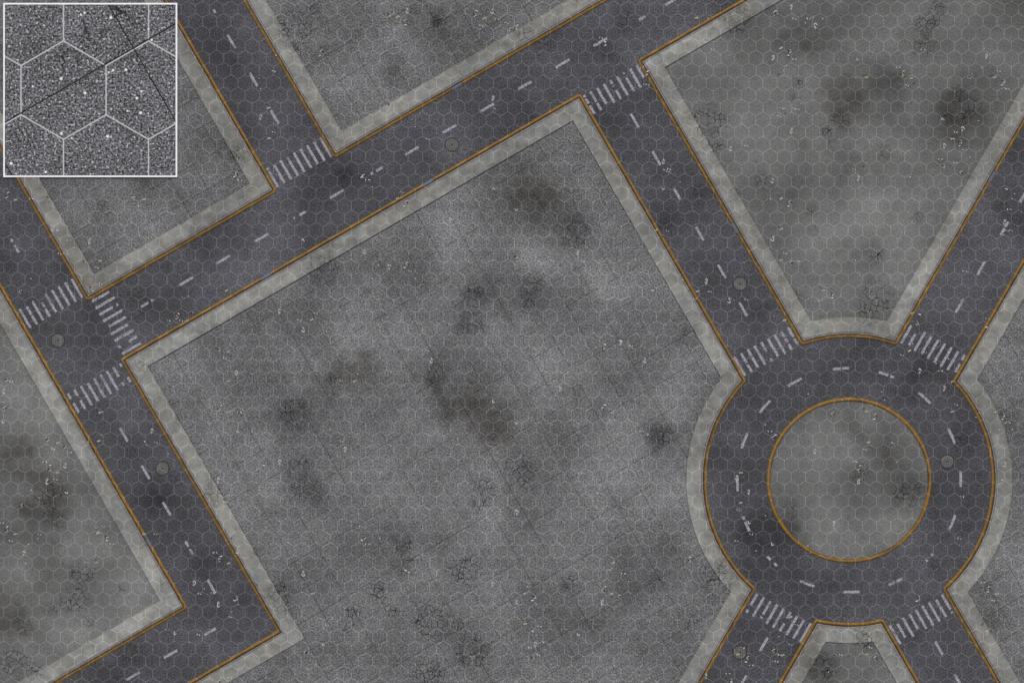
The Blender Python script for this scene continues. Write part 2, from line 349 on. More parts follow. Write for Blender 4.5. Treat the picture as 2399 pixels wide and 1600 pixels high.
LITTER[(1800,400)] = "H40,85 H825,80 P200,290 C187,328 G118,260 M95,225 S20,262 M1335,30 W1290,55 P1770,20 G115,540 M95,515 H45,615 W155,760 B215,765 P210,845 G118,822 M95,785 W275,830 G505,1102 M487,1075 P595,1130 C587,1168 S460,1195 W790,820 M490,1335 S537,1310 G150,1375 M50,1345 H2170,465 W2190,550 P2160,570 W2230,550 M2165,300 C2185,170 S2260,215 S2240,262 S2325,380 T2210,360 P1365,1400 C1390,1318 T1805,922 G1320,1310 W2010,1360 S1290,1445 C2000,1437"
LITTER[(0,800)] = "P60,350 W100,365 H40,450 P45,610 W20,555 K30,740 P440,900 G530,930 P595,965 W490,985 T635,1018 S365,1035 B425,985 T410,1105 C462,1137 P455,1175 G525,1203 M553,1243 W505,1265 H435,1275 H600,1130 P205,1500 B215,1420 S285,1362 K610,1385 M885,880 G905,915 S930,855 S810,920 S770,920 H1390,830 S1325,920 W1430,925 M1342,960 S1540,1030 G925,650 b970,560 P2010,75 G2095,95 M2120,130 W2060,155 H2168,298 G2100,365 P2010,620 C2030,588 G2095,652 M2120,690 K2180,825 T2195,650 H2000,1285 W2115,1415 M2055,1445 G2080,1475 W1980,1478 W1420,95"
LITTER[(600,800)] = "W1570,85 H1610,165 M2170,122 B2215,182 W780,360 G905,365 S930,300 M885,335 B1610,430 K2178,552 W785,915 M875,885 S680,807 H815,1000 M2168,945 B2175,860 S2215,1018 H215,1115 C70,1137 S365,1315"
LITTER[(1200,800)] = "P840,60 C850,28 H995,20 W1090,40 H1220,165 M1730,125 W395,365 H435,445 M845,335 P830,620 C852,583 G920,652 M945,690 W880,715 B825,708 S1148,762 T1190,825 C1243,857 M1230,880 M215,670 K38,745 S365,762 M555,1240 W645,1210 S755,1315 S785,1387 G2100,1205 M2120,1245 W2065,1265 H2170,1390 G2100,1480 M2120,1525 W2075,1545 M995,1520 B980,1545 S30,1550 S2325,762"
LITTER[(1800,800)] = "H1390,280 T1580,272 S1540,203 W1640,155 W1440,100 G1295,85 S1325,20 W1230,125 S365,482 S1040,465 S1068,537 S675,537 P590,665 P985,680 W940,585 G900,645 M877,610 C968,713 G920,925 W890,990 M945,965 W1145,930 H430,1000 T795,1105 C845,1138 P835,1180 H830,1275 S1175,1105 W1725,580 G1690,645 M1790,680 S1905,695 S1935,655 P2160,675 C2150,713 T2200,745 S2240,805 S2120,808 G2075,650 H2170,1120 C2145,1268 G1690,370 M1735,375 H1615,440 P45,885 C65,858 T15,825 S30,1455 W1780,1420 B425,428"
LITTER[(0,1200)] = "P60,165 C68,130 T15,97 G140,200 M165,235 W100,260 W360,200 S345,240 S260,290 H215,385 S235,468 P980,220 C980,258 T1025,290 G900,190 M880,155 W945,130 B1000,133 M880,430 W790,455 G885,465 M575,472 S950,352 G1325,200 M1335,235 W1425,200 P2015,435 C2030,402 T1975,370 G2097,468 B2000,525 H1780,660 S1875,700 W1830,745 W1950,740 H2005,835 P2170,790 C2150,810 S2185,845 S2125,912 W2115,960 M1780,1055 K1605,1110 W1820,1120 S1520,1072 S1735,1192 K2180,370 S2075,260 M2125,235 C2030,1515 T2110,1513 P2010,1550 S2245,1465"
LITTER[(600,1200)] = "P995,230 C972,258 T1022,292 W960,130 B1000,135 S1135,237 W390,460 S330,515 H435,550 B225,405 M487,705 G522,745 W650,1035 S695,980 K610,1212 P450,1285 W670,1305 B1000,1245 M1370,510 C1370,530 W1395,545 H2168,668 S2245,632"
LITTER[(1200,1200)] = "M945,230 M945,495 G925,465 T1020,562 S1068,632 P835,715 C853,683 B990,687 G915,748 P985,770 H830,815 S895,528 P1625,440 C1635,410 P205,775 C185,810 G118,742 M95,708 W150,683 B215,685 H45,815 S222,843 G118,1022 M95,995 W250,1045 C187,1088 S222,1125 W760,1025 S675,1192 S285,1192 H210,1220 P190,1335 W240,1310 S300,1260 W165,1240 K610,1120 H40,10 H40,1550 W2195,200 K2175,95 W2060,262 S2240,352 S2325,30 P2165,1335 C2145,1370 T2195,1403 G2075,1300 W2115,1240 M2055,1260 H1780,1490 T1980,1480 P2010,1545 S2300,1352"
LITTER[(1800,1200)] = "H600,110 S365,307 S390,370 K40,290 W1755,240 M943,790 P1380,790 C1360,812 T1970,645 C2025,683 P2010,718 G2100,748 M2122,790 W2065,810 G1705,745 H2000,1115 M1960,1025 W260,1030 G205,960 P50,1270 G135,1308 W105,1305 W205,1215 W75,1365 B40,1365 W665,1305 M877,1270 W940,1240 B1000,1245 G900,1303 P985,1335 S555,1465 S95,1140"
LP = litter_points()

# ---------------------------------------------------------------- mesh helpers
def link(name, me, mat=None, parent=None):
    o = bpy.data.objects.new(name, me)
    COL.objects.link(o)
    if mat is not None: me.materials.append(mat)
    if parent is not None: o.parent = parent
    return o

def from_data(name, verts, faces, mat, parent=None, smooth=False):
    me = bpy.data.meshes.new(name)
    me.from_pydata([tuple(map(float, v)) for v in verts], [], faces)
    me.validate(clean_customdata=False)
    me.update()
    if smooth: me.polygons.foreach_set('use_smooth', [True] * len(me.polygons))
    return link(name, me, mat, parent)

def put_attr(o, name, values):
    a = o.data.attributes.new(name, 'FLOAT', 'POINT')
    a.data.foreach_set('value', np.asarray(values, np.float32))

def put_wear(o):
    n = len(o.data.vertices)
    co = np.empty(n * 3, np.float32); o.data.vertices.foreach_get('co', co); co = co.reshape(-1, 3)
    st, br, ck, pa = wear(co[:, 0] / K + 1199.5, 800 - co[:, 1] / K)
    put_attr(o, 'stain', st); put_attr(o, 'brown', br); put_attr(o, 'crack', ck); put_attr(o, 'pale', pa)

def structure(o, label=None):
    o['kind'] = 'structure'
    if label: o['label'] = label
    return o

# ---------------------------------------------------------------- the street plan
T30 = math.tan(rad(30))
ROUND = (1989.3, 1124.4); R_ROAD = 334.0; R_ISLE = 193.0
U_A = np.array([math.cos(rad(30)), -0.5]); U_B = np.array([0.5, math.sin(rad(60))]); U_C = np.array([0.5, -math.sin(rad(60))])
def La(y0): return ('L', np.array([0.0, y0]), U_A)
def Lb(x0): return ('L', np.array([x0, 0.0]), U_B)
def Lc(x0): return ('L', np.array([x0, 0.0]), U_C)
ARC = ('A',)
RAD = 9.0                     # outer radius of a kerb corner

def outward(seg, inside):
    p, u = seg[1], seg[2]
    if len(seg) > 3: return seg[3]
    n = np.array([u[1], -u[0]])
    return n if np.dot(inside - p, n) < 0 else -n

def corner(s1, s2, d, hint, inside):
    ls = [s for s in (s1, s2) if s[0] == 'L']
    if len(ls) == 2:
        p1 = s1[1] - outward(s1, inside) * d; p2 = s2[1] - outward(s2, inside) * d
        t = np.linalg.solve(np.array([s1[2], -s2[2]]).T, p2 - p1)
        return p1 + s1[2] * t[0]
    l = ls[0]; c = np.array(ROUND); r = R_ROAD + d
    p = l[1] - outward(l, inside) * d
    b = np.dot(p - c, l[2]); q = np.dot(p - c, p - c) - r * r
    disc = math.sqrt(max(b * b - q, 0))
    roots = [p + l[2] * (-b + sg * disc) for sg in (1, -1)]
    return min(roots, key=lambda z: np.linalg.norm(z - hint))

def seg_out(seg, pt, inside):
    """unit vector out of the block at a point of one of its edges"""
    if seg[0] == 'L': return outward(seg, inside)
    v = np.array(ROUND) - pt
    return v / np.linalg.norm(v)

def seg_pt(seg, c, inside, off):
    return c + seg_out(seg, c, inside) * off

class Block:
    """One city block: an open chain of straight or curved kerb edges; row(d) is its outline d units in from the kerb face."""
    def __init__(s, segs, hints, convex, start, end, inside, gaps=(), close=()):
        s.segs, s.hints, s.convex, s.start, s.end = segs, [np.array(h, float) for h in hints], convex, start, end
        s.inside = np.array(inside, float); s.close = close
        s.fix = []
        for i, g in enumerate(segs):
            if g[0] != 'L': s.fix.append(None); continue
            a = s.along(i, s.hints[i - 1]) if i > 0 else start
            b = s.along(i, s.hints[i]) if i < len(segs) - 1 else end
            lo, hi = min(a, b) + 75, max(a, b) - 75
            ts = list(np.arange(lo, hi, 12.0)) + [hi]
            for (k, t0, t1) in gaps:
                if k == i:
                    ts = [t for t in ts if not (t0 - 4 < t < t1 + 4)] + [t0, t1]
            ts.sort()
            s.fix.append(ts if a < b else ts[::-1])
        s.gaps = gaps
    def along(s, i, pt):
        return float(np.dot(np.asarray(pt) - s.segs[i][1], s.segs[i][2]))
    def row(s, d):
        pts, tag = [], []
        n = len(s.segs)
        prev_end = None
        for i, g in enumerate(s.segs):
            # fillet / corner before this edge
            if i > 0:
                c = corner(s.segs[i - 1], g, d, s.hints[i - 1], s.inside)
                if s.convex[i - 1] and d < RAD:
                    cc = corner(s.segs[i - 1], g, RAD, s.hints[i - 1], s.inside)
                    n1 = seg_out(s.segs[i - 1], cc, s.inside); n2 = seg_out(g, cc, s.inside)
                    a1 = math.atan2(n1[1], n1[0]); a2 = math.atan2(n2[1], n2[0])
                    da = (a2 - a1 + math.pi) % (2 * math.pi) - math.pi
                    for k in range(7):
                        a = a1 + da * k / 6
                        pts.append(cc + (RAD - d) * np.array([math.cos(a), math.sin(a)])); tag.append(None)
                    startpt = pts[-1]
                else:
                    for k in range(7): pts.append(c.copy()); tag.append(None)
                    startpt = c
            if g[0] == 'L':
                p = g[1] - outward(g, s.inside) * d
                if i == 0: pts.append(p + g[2] * s.start); tag.append((i, s.start))
                for t in s.fix[i]: pts.append(p + g[2] * t); tag.append((i, t))
                if i == n - 1: pts.append(p + g[2] * s.end); tag.append((i, s.end))
            else:
                r = R_ROAD + d; c0 = np.array(ROUND)
                e0 = startpt
                e1 = corner(g, s.segs[i + 1], d, s.hints[i], s.inside)
                if s.convex[i] and d < RAD:
                    cc = corner(g, s.segs[i + 1], RAD, s.hints[i], s.inside)
                    e1 = cc + (RAD - d) * seg_out(g, cc, s.inside)
                a0 = math.atan2(e0[1] - c0[1], e0[0] - c0[0]); a1 = math.atan2(e1[1] - c0[1], e1[0] - c0[0])
                da = (a1 - a0 + math.pi) % (2 * math.pi) - math.pi
                for k in range(1, 48):
                    a = a0 + da * k / 48
                    pts.append(c0 + r * np.array([math.cos(a), math.sin(a)])); tag.append(None)
        return np.array(pts), tag

def gap_of(seg, pt, half=13.5):
    t = float(np.dot(np.array(pt) - seg[1], seg[2]))
    return (t - half, t + half)

DRAINS = [  # block, edge, place, label
 ('north', 1, (1070.6, 202.5), "bluish steel kerb drain in the yellow kerb below the top middle block"),
 ('plaza', 2, (1002.0, 426.5), "grey steel kerb drain high along the plaza's upper yellow kerb"),
 ('plaza', 2, (621.7, 646.3), "grey steel kerb drain low along the plaza's upper yellow kerb"),
 ('east', 1, (1720.7, 534.0), "dark steel kerb drain in the yellow kerb beside the road down to the roundabout"),
 ('west', 0, (348.4, 1266.4), "half covered kerb drain with rubbish on it in the west block's yellow kerb"),
 ('east', 3, (2329.6, 416.6), "dark steel kerb drain in the kerb facing the steep road at the picture's right edge"),
]
def mk(segs, hints, convex, p0, p1, inside, name, close=()):
    start = float(np.dot(np.array(p0, float) - segs[0][1], segs[0][2])); end = float(np.dot(np.array(p1, float) - segs[-1][1], segs[-1][2]))
    gaps = []
    for b, e, pt, _ in DRAINS:
        if b == name:
            gaps.append((e,) + gap_of(segs[e], pt))
    return Block(segs, hints, convex, start, end, inside, gaps, close)

BLOCKS = {
 'west': mk([Lb(-381.5), La(1678)], [(440.5, 1423.7)], [1], (-670, -500), (-500, 1966), (50, 1200), 'west'),
 'northwest': mk([Lb(-204), La(824), Lb(391)], [(203.8, 706.3), (650, 448.7)], [1, 1], (-492, -500), (102, -500), (350, 300), 'northwest'),
 'north': mk([Lb(568), La(824)], [(782.8, 372)], [1], (279, -500), (2000, -331), (1000, 0), 'north'),
 'east': mk([La(1003), Lb(1410.5), ARC, Lc(2567)], [(1492, 141.5), (1872, 803), (2106, 805)], [1, 1, 1], (2600, -498), (2856, -500), (1990, 400), 'east'),
 'far_east': mk([Lc(2747), ARC, Lb(1411.5)], [(2235, 893), (2209, 1381)], [1, 1], (3036, -500), (2681, 2200), (2390, 1130), 'far_east'),
 'south': mk([Lc(2747), ARC, Lb(1232.5)], [(1906, 1458), (2070, 1452)], [1, 1], (1477, 2200), (2502, 2200), (1990, 1560), 'south'),
 'plaza': mk([La(1852) + (np.array([-0.5, -C30]),), Lb(-204), La(1003), Lb(1233.5), ARC, Lc(2567)],
             [(649, 1477.3), (281, 840), (1359.4, 218), (1745, 892), (1768, 1381)], [0, 1, 1, 1, 1],
             (-500, 2140), (1297, 2200), (1000, 900), 'plaza', close=((-500, 2200),)),
}
INNER = {'west': 'concrete', 'northwest': 'slabs', 'north': 'slabs', 'east': 'concrete', 'far_east': 'slabs', 'south': 'concrete', 'plaza': 'slabs'}
# heights (m)
Z_WALK, Z_INNER, Z_ISLE = 0.155, 0.012, 0.03
D_Y, D_S0, D_S1, D_W0, D_W1 = 8.4, 9.0, 12.0, 12.8, 47.3
KERB = [(0, -.01), (0.25, .055), (1.1, .105), (2.6, .135), (4.4, .14), (6.2, .13), (7.6, .11), (D_Y, .09), (D_Y + .05, 0.0)]

def ribbon(name, rows, mat, skip=None, across=None, caps=False):
    """rows: list of (points in plan units, z). skip(tagA, tagB) -> leave this span open."""
    n = len(rows[0][0])
    V, F = [], []
    for rw in rows:
        pts, z = rw[0], rw[1]
        for p in pts: V.append((wx(p[0]), wy(p[1]), z))
    tag = rows[0][2] if len(rows[0]) > 2 else [None] * n
    for i in range(n - 1):
        if skip and skip(tag[i], tag[i + 1]): continue
        for r in range(len(rows) - 1):
            q = [r * n + i, r * n + i + 1, (r + 1) * n + i + 1, (r + 1) * n + i]
            loop = []
            for k in q:
                if not any(abs(V[k][0] - V[m][0]) + abs(V[k][1] - V[m][1]) + abs(V[k][2] - V[m][2]) < 1e-6 for m in loop): loop.append(k)
            if len(loop) >= 3: F.append(loop)
    if caps and skip:
        for i in range(n - 1):
            if skip(tag[i], tag[i + 1]):
                F.append([r * n + i for r in range(len(rows))]); F.append([r * n + i + 1 for r in range(len(rows))][::-1])
    o = from_data(name, V, F, mat)
    bm = bmesh.new(); bm.from_mesh(o.data)
    av = None
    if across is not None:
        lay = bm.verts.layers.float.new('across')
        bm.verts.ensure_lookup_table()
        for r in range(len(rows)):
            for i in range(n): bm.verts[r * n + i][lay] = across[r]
    bmesh.ops.recalc_face_normals(bm, faces=bm.faces)
    up = sum(f.normal.z * f.calc_area() for f in bm.faces)
    if up < 0: bmesh.ops.reverse_faces(bm, faces=bm.faces)
    loose = [v for v in bm.verts if not v.link_faces]
    bmesh.ops.delete(bm, geom=loose, context='VERTS')
    bm.to_mesh(o.data); bm.free()
    put_wear(o)
    return structure(o)

def inside_poly(x, y, P):
    res = np.zeros(len(x), bool); j = len(P) - 1
    for i in range(len(P)):
        xi, yi = P[i]; xj, yj = P[j]
        if yi != yj:
            c = ((yi > y) != (yj > y)) & (x < (xj - xi) * (y - yi) / (yj - yi) + xi)
            res ^= c
        j = i
    return res

def sheet(name, poly, z, mat, step=8.0):
    P = [poly[0]]
    for p in poly[1:]:
        if np.linalg.norm(np.array(p) - P[-1]) > 0.5: P.append(np.array(p))
    if np.linalg.norm(P[0] - P[-1]) < 0.5: P.pop()
    P = np.array(P)
    x0, x1 = max(P[:, 0].min(), -60), min(P[:, 0].max(), 2460)
    y0, y1 = max(P[:, 1].min(), -60), min(P[:, 1].max(), 1660)
    gx, gy = np.meshgrid(np.arange(x0 + 3, x1, step), np.arange(y0 + 3, y1, step))
    gx, gy = gx.ravel(), gy.ravel()
    gx = gx + (np.arange(len(gx)) % 7) * 0.11
    m = inside_poly(gx, gy, P)
    pts = [Vector((float(a), float(b))) for a, b in P] + [Vector((float(a), float(b))) for a, b in zip(gx[m], gy[m])]
    edges = [(i, (i + 1) % len(P)) for i in range(len(P))]
    vs, _, fs, _, _, _ = delaunay_2d_cdt(pts, edges, [], 1, 1e-4)
    V = [(wx(v.x), wy(v.y), z) for v in vs]
    F = []
    for f in fs:
        a, b, c = (V[i] for i in f[:3])
        F.append(list(f) if (b[0] - a[0]) * (c[1] - a[1]) - (b[1] - a[1]) * (c[0] - a[0]) > 0 else list(f)[::-1])
    o = from_data(name, V, F, mat)
    put_wear(o)
    return structure(o)

# ground far below everything, out to the horizon
G0 = 2500.0
structure(from_data("ground", [(-G0, -G0, -.05), (G0, -G0, -.05), (G0, G0, -.05), (-G0, G0, -.05)], [(0, 1, 2, 3)], MAT['far']))
# road: one sheet under all the streets
nx_, ny_ = 290, 210
xs = np.linspace(-240, 2640, nx_); ys = np.linspace(-240, 1840, ny_)
xs = np.concatenate(([-900], xs, [3300])); ys = np.concatenate(([-700], ys, [2400]))
V = [(wx(x), wy(y), 0.0) for y in ys for x in xs]
nn = len(xs)
F = [((j + 1) * nn + i, (j + 1) * nn + i + 1, j * nn + i + 1, j * nn + i) for j in range(len(ys) - 1) for i in range(nn - 1)]
road = structure(from_data("road", V, F, MAT['asphalt']), "dark grey asphalt streets between the blocks")
put_wear(road)

NICE = {'west': 'west block', 'northwest': 'upper left block', 'north': 'top middle block', 'east': 'upper right block', 'far_east': 'block right of the roundabout', 'south': 'wedge below the roundabout', 'plaza': 'central plaza'}
for nm, B in BLOCKS.items():
    rows = []
    for d, z in KERB:
        p, tag = B.row(d); rows.append((p, z, tag))
    gaps = B.gaps
    def skip(a, b, gaps=gaps):
        if a is None or b is None or a[0] != b[0]: return False
        lo, hi = min(a[1], b[1]), max(a[1], b[1])
        return any(k == a[0] and lo >= t0 - .01 and hi <= t1 + .01 for k, t0, t1 in gaps)
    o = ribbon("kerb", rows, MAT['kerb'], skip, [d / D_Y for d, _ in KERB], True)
    o['label'] = "yellow painted kerb round the " + NICE[nm]
    st = [(B.row(d)[0], z) for d, z in ((D_S0, 0.0), (D_S0, .138), (D_S1, .145), (D_S1, 0.0))]
    o = ribbon("kerb_strip", st, MAT['strip']); o['label'] = "thin grey concrete strip behind the kerb of the " + NICE[nm]
    wk = [(B.row(d)[0], z) for d, z in ((D_W0, 0.0), (D_W0, Z_WALK - .01), (D_W0 + .4, Z_WALK), (20, Z_WALK), (27, Z_WALK), (34, Z_WALK), (41, Z_WALK), (D_W1 - .2, Z_WALK), (D_W1, Z_WALK - .01), (D_W1, 0.0))]
    o = ribbon("pavement", wk, MAT['pavement']); o['label'] = "pale concrete pavement round the " + NICE[nm]
    poly = list(B.row(D_W1 - 0.6)[0]) + [np.array(c, float) for c in B.close]
    o = sheet("paving" if INNER[nm] == 'slabs' else "concrete_ground", poly, Z_INNER, MAT[INNER[nm]])
    o['label'] = ("slab paved ground of the " if INNER[nm] == 'slabs' else "smooth concrete ground of the ") + NICE[nm]

# roundabout island
def ring(r, n=160):
    return np.array([(ROUND[0] + r * math.cos(2 * math.pi * k / n), ROUND[1] + r * math.sin(2 * math.pi * k / n)) for k in range(n + 1)])
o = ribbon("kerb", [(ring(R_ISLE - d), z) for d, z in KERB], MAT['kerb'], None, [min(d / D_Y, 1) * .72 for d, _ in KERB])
o['label'] = "yellow painted kerb ring round the roundabout island"
o = sheet("concrete_ground", list(ring(R_ISLE - D_Y)[:-1]), Z_ISLE, MAT['concrete'])
o['label'] = "round concrete island in the middle of the roundabout"

# ---------------------------------------------------------------- painted markings
def quad_strip(c, u, half_w, parts):
    """painted bar: centre c, direction u, intervals along it"""
    v = np.array([-u[1], u[0]])
    V, F = [], []
    for a, b in parts:
        m = max(1, int((b - a) / 6)); k0 = len(V)
        j0, j1 = random.uniform(-.8, .8), random.uniform(-.8, .8)
        for i in range(m + 1):
            t = a + (b - a) * i / m
            for sgn in (-1, 1):
                e = (j0 if i == 0 else j1 if i == m else 0) * sgn
                p = c + u * (t + e) + v * sgn * (half_w + random.uniform(-.3, .25))
                V.append((wx(p[0]), wy(p[1]), 0.005))
        for i in range(m): F.append((k0 + 2 * i, k0 + 2 * i + 1, k0 + 2 * i + 3, k0 + 2 * i + 2))
    return V, F

def flip_up(V, F):
    out = []
    for f in F:
        a, b, c = (V[i] for i in f[:3])
        out.append(f if (b[0] - a[0]) * (c[1] - a[1]) - (b[1] - a[1]) * (c[0] - a[0]) > 0 else f[::-1])
    return out

def zebra(c0, c1, u, wear_, label, n=9):
    V, F = [], []
    for k in range(n):
        c = np.array(c0) + (np.array(c1) - np.array(c0)) * k / (n - 1)
        parts = [((a - .5) * 51, (b - .5) * 51) for a, b in wear_.get(k, [(0, 1)])]
        v, f = quad_strip(c, u, 3.05, parts)
        F += [tuple(i + len(V) for i in q) for q in f]; V += v
    o = from_data("zebra_crossing", V, flip_up(V, F), MAT['paint'])
    structure(o, label)

ZEB = [
 ((1380.5,245.5),(1504.3,175.1),U_B,{0:[(0,.12),(.2,.45),(.55,.98)],1:[(0,.55),(.62,1)],2:[(0,.86)],4:[(0,.2),(.28,.33),(.55,1)],6:[(0,.08),(.27,1)],8:[(0,.68)]},"worn white zebra crossing at the plaza's top corner"),
 ((638.3,416.2),(763.3,345.6),U_B,{0:[(0,.1),(.16,1)],1:[(.05,1)],6:[(0,.97)]},"white zebra crossing over the upper left side street"),
 ((58,745.8),(180,675.7),U_B,{1:[(.08,.5),(.55,1)],3:[(.26,.32),(.36,.5),(.58,1)],4:[(0,.97)]},"patchy white zebra crossing north of the left junction"),
 ((237.4,694),(307.6,816.6),U_A,{0:[(0,.2),(.3,.9)],2:[(0,.7),(.88,.98)],4:[(.1,1)],5:[(0,.7),(.75,.9)],6:[(0,.4),(.45,1)],7:[(0,.12),(.55,1)],8:[(0,1)]},"white zebra crossing over the start of the long diagonal road"),
 ((171.5,944.2),(293,873.5),U_B,{0:[(0,.28),(.5,1)],1:[(0,.3),(.55,1)],3:[(.05,1)],7:[(0,.5),(.8,.98)],8:[(0,.18),(.72,.98)]},"broken white zebra crossing south of the left junction"),
 ((1733.4,858.2),(1858.7,789.2),U_B,{1:[(0,.52),(.6,1)],2:[(0,.35),(.4,.95)],4:[(0,.5),(.86,1)],5:[(0,.94)],7:[(.02,.3),(.4,.6),(.7,.98)],8:[(0,.5),(.6,.9)]},"white zebra crossing on the roundabout's upper left arm"),
 ((2124.1,782.3),(2248.4,853.6),U_C,{0:[(0,.95)],1:[(.1,.7)],3:[(.05,.98)],7:[(0,.98)],8:[(.1,.52),(.72,1)]},"white zebra crossing on the roundabout's upper right arm"),
 ((1761.5,1412.4),(1886.8,1482),U_C,{0:[(0,.16),(.4,1)],2:[(.1,.2),(.3,1)],5:[(0,.42),(.68,1)],4:[(0,.98)],7:[(.02,.98)]},"worn white zebra crossing on the roundabout's lower left arm"),
 ((2097.3,1486.4),(2219.9,1414.9),U_B,{1:[(.12,.85)],3:[(0,.8)],4:[(0,.98)],7:[(.06,.98)],8:[(0,.78),(.88,.98)]},"white zebra crossing on the roundabout's lower right arm"),
]
for z in ZEB: zebra(*z)

DASH = [  # x, y, direction, visible parts
 (498,20,'b',[(.6,.85)]),(542.4,98.3,'b',0),(594,187,'b',0),(643.4,274.4,'b',0),
 (1575,3,'a',0),(1503.7,43.4,'a',[(.3,.75)]),(1406.2,99.5,'a',0),(1318.2,149.3,'a',0),(1229.4,200.4,'a',0),(1141,252.7,'a',0),(1053,302.5,'a',0),(965,353.5,'a',0),
 (883,400,'a',[(.05,.2),(.45,.95)]),(788.9,454.9,'a',0),(703,503,'a',[(.0,.1),(.45,.9)]),(612.8,557,'a',0),(523.2,608,'a',0),(436.4,659,'a',0),(345.8,710,'a',[(0,.55),(.75,.95)]),
 (1487.1,283.3,'b',0),(1538.2,371.4,'b',0),(1586.7,454.9,'b',[(.1,.9)]),(1639.5,547.5,'b',0),(1691.3,636.1,'b',0),(1741.1,724.1,'b',0),
 (2399,458,'c',0),(2353.9,535,'c',[(.0,.5),(.6,1)]),(2299,628.4,'c',0),(2248.4,716.5,'c',0),
 (34.5,576,'b',[(0,.2),(.45,.6),(.7,1)]),(289.7,1018.2,'b',0),(340.7,1106.3,'b',0),(390.5,1192,'b',0),(442.8,1283,'b',[(0,.42),(.58,1)]),(495.2,1373.6,'b',0),
 (491.3,1479.5,'a',[(.1,.95)]),(399.4,1531.8,'a',0),(311.4,1582.9,'a',0),
 (1789.6,1508.8,'c',0),(1740,1597,'c',[(.2,1)]),(2200,1517.8,'b',0),(2245.4,1594.3,'b',0),
]
DIRS = {'a': U_A, 'b': U_B, 'c': U_C}
for x, y, k, parts in DASH:
    parts = parts or [(0, 1)]
    v, f = quad_strip(np.array([x, y], float), DIRS[k], 3.0, [((a - .5) * 36.5, (b - .5) * 36.5) for a, b in parts])
    o = structure(from_data("lane_dash", v, flip_up(v, f), MAT['paint'])); o['group'] = "white dashes down the middle of the streets"
for x, y, parts in [(1862.5,895.7,0),(1971,872.7,[(0,.5),(.58,1)]),(2074.4,885.5,[(0,.62),(.76,1)]),(2165,934,0),(2230.1,1020.8,0),(2251.8,1121.6,0),(2235.2,1225.5,0),(2177,1315,[(0,.14),(.5,.62)]),
                    (2100,1367.2,[(0,.42),(.55,.95)]),(1995.3,1389.4,0),(1888,1376,0),(1795,1325,[(.0,.25),(.55,.85)]),(1741,1230,[(0,.65),(.8,1)]),(1718,1131.8,0),(1733.4,1028.4,0),(1787,948,0)]:
    ang = math.atan2(y - ROUND[1], x - ROUND[0]); V, F = [], []
    for a, b in (parts or [(0, 1)]):
        k0 = len(V)
        for i in range(7):
            t = ang + ((a + (b - a) * i / 6) - .5) * 37.5 / 262
            for rr in (259 + random.uniform(-.3, .3), 265 + random.uniform(-.3, .3)):
                V.append((wx(ROUND[0] + rr * math.cos(t)), wy(ROUND[1] + rr * math.sin(t)), .005))
        F += [(k0 + 2 * i, k0 + 2 * i + 1, k0 + 2 * i + 3, k0 + 2 * i + 2) for i in range(6)]
    o = structure(from_data("lane_dash", V, flip_up(V, F), MAT['paint'])); o['group'] = "white dashes round the roundabout"

# ---------------------------------------------------------------- things: helpers
def thing(name, label, cat, loc=(0, 0, 0), rotz=0.0, group=None):
    o = bpy.data.objects.new(name, None); COL.objects.link(o)
    o.location = loc; o.rotation_euler = (0, 0, rotz); o['label'] = label; o['category'] = cat
    o.empty_display_size = 0.3
    if group: o['group'] = group
    return o
def bm_obj(name, bm, mat, parent=None, smooth=False):
    me = bpy.data.meshes.new(name)
    bmesh.ops.recalc_face_normals(bm, faces=bm.faces)
    bm.to_mesh(me); bm.free()
    if smooth: me.polygons.foreach_set('use_smooth', [True] * len(me.polygons))
    return link(name, me, mat, parent)
def add_box(bm, x0, x1, y0, y1, z0, z1):
    r = bmesh.ops.create_cube(bm, size=1.0, matrix=Matrix.Translation(((x0 + x1) / 2, (y0 + y1) / 2, (z0 + z1) / 2)) @ Matrix.Diagonal((x1 - x0, y1 - y0, z1 - z0, 1)))
    return r['verts']
def add_lathe(bm, prof, n=24, mat=Matrix()):
    rows = []
    for r, z in prof:
        rows.append([bm.verts.new(mat @ Vector((r * math.cos(2 * math.pi * k / n), r * math.sin(2 * math.pi * k / n), z))) for k in range(n)])
    for a, b in zip(rows, rows[1:]):
        for k in range(n): bm.faces.new((a[k], a[(k + 1) % n], b[(k + 1) % n], b[k]))
    return rows

# ---------------------------------------------------------------- manhole covers
iron = plain("cast_iron_cover", (0.135, 0.125, 0.105), 0.6, 0.3, 9.0)
iron_rim = plain("cast_iron_rim", (0.04, 0.039, 0.036), 0.7, 0.3, 9.0)
hole_m = plain("dark_hole", (0.008, 0.006, 0.005), 0.95, 0.1)
def cover_material():
    g = G("cast_iron_tread", 0.65, 0.35)
    tc = g.t.nodes.new("ShaderNodeTexCoord").outputs["Object"]
    c = g.scale((0.15, 0.145, 0.13), g.math('MULTIPLY_ADD', g.math('SUBTRACT', g.noise(4, 4, 0.6, tc), 0.5), 0.6, 1.0))
    q = g.vm('WRAP', tc, (0.08, 0.08, 1), (-0.08, -0.08, -1))
    q = g.vm('ABSOLUTE', q)
    e = g.math('MAXIMUM', g.vm('DOT_PRODUCT', q, (1, 0, 0)), g.vm('DOT_PRODUCT', q, (0, 1, 0)))
    c = g.scale(c, g.rng(e, 0.048, 0.064, 1.15, 0.4))
    return g.done(add_hex(g, c, 0.4, 0.05))
tread = cover_material()
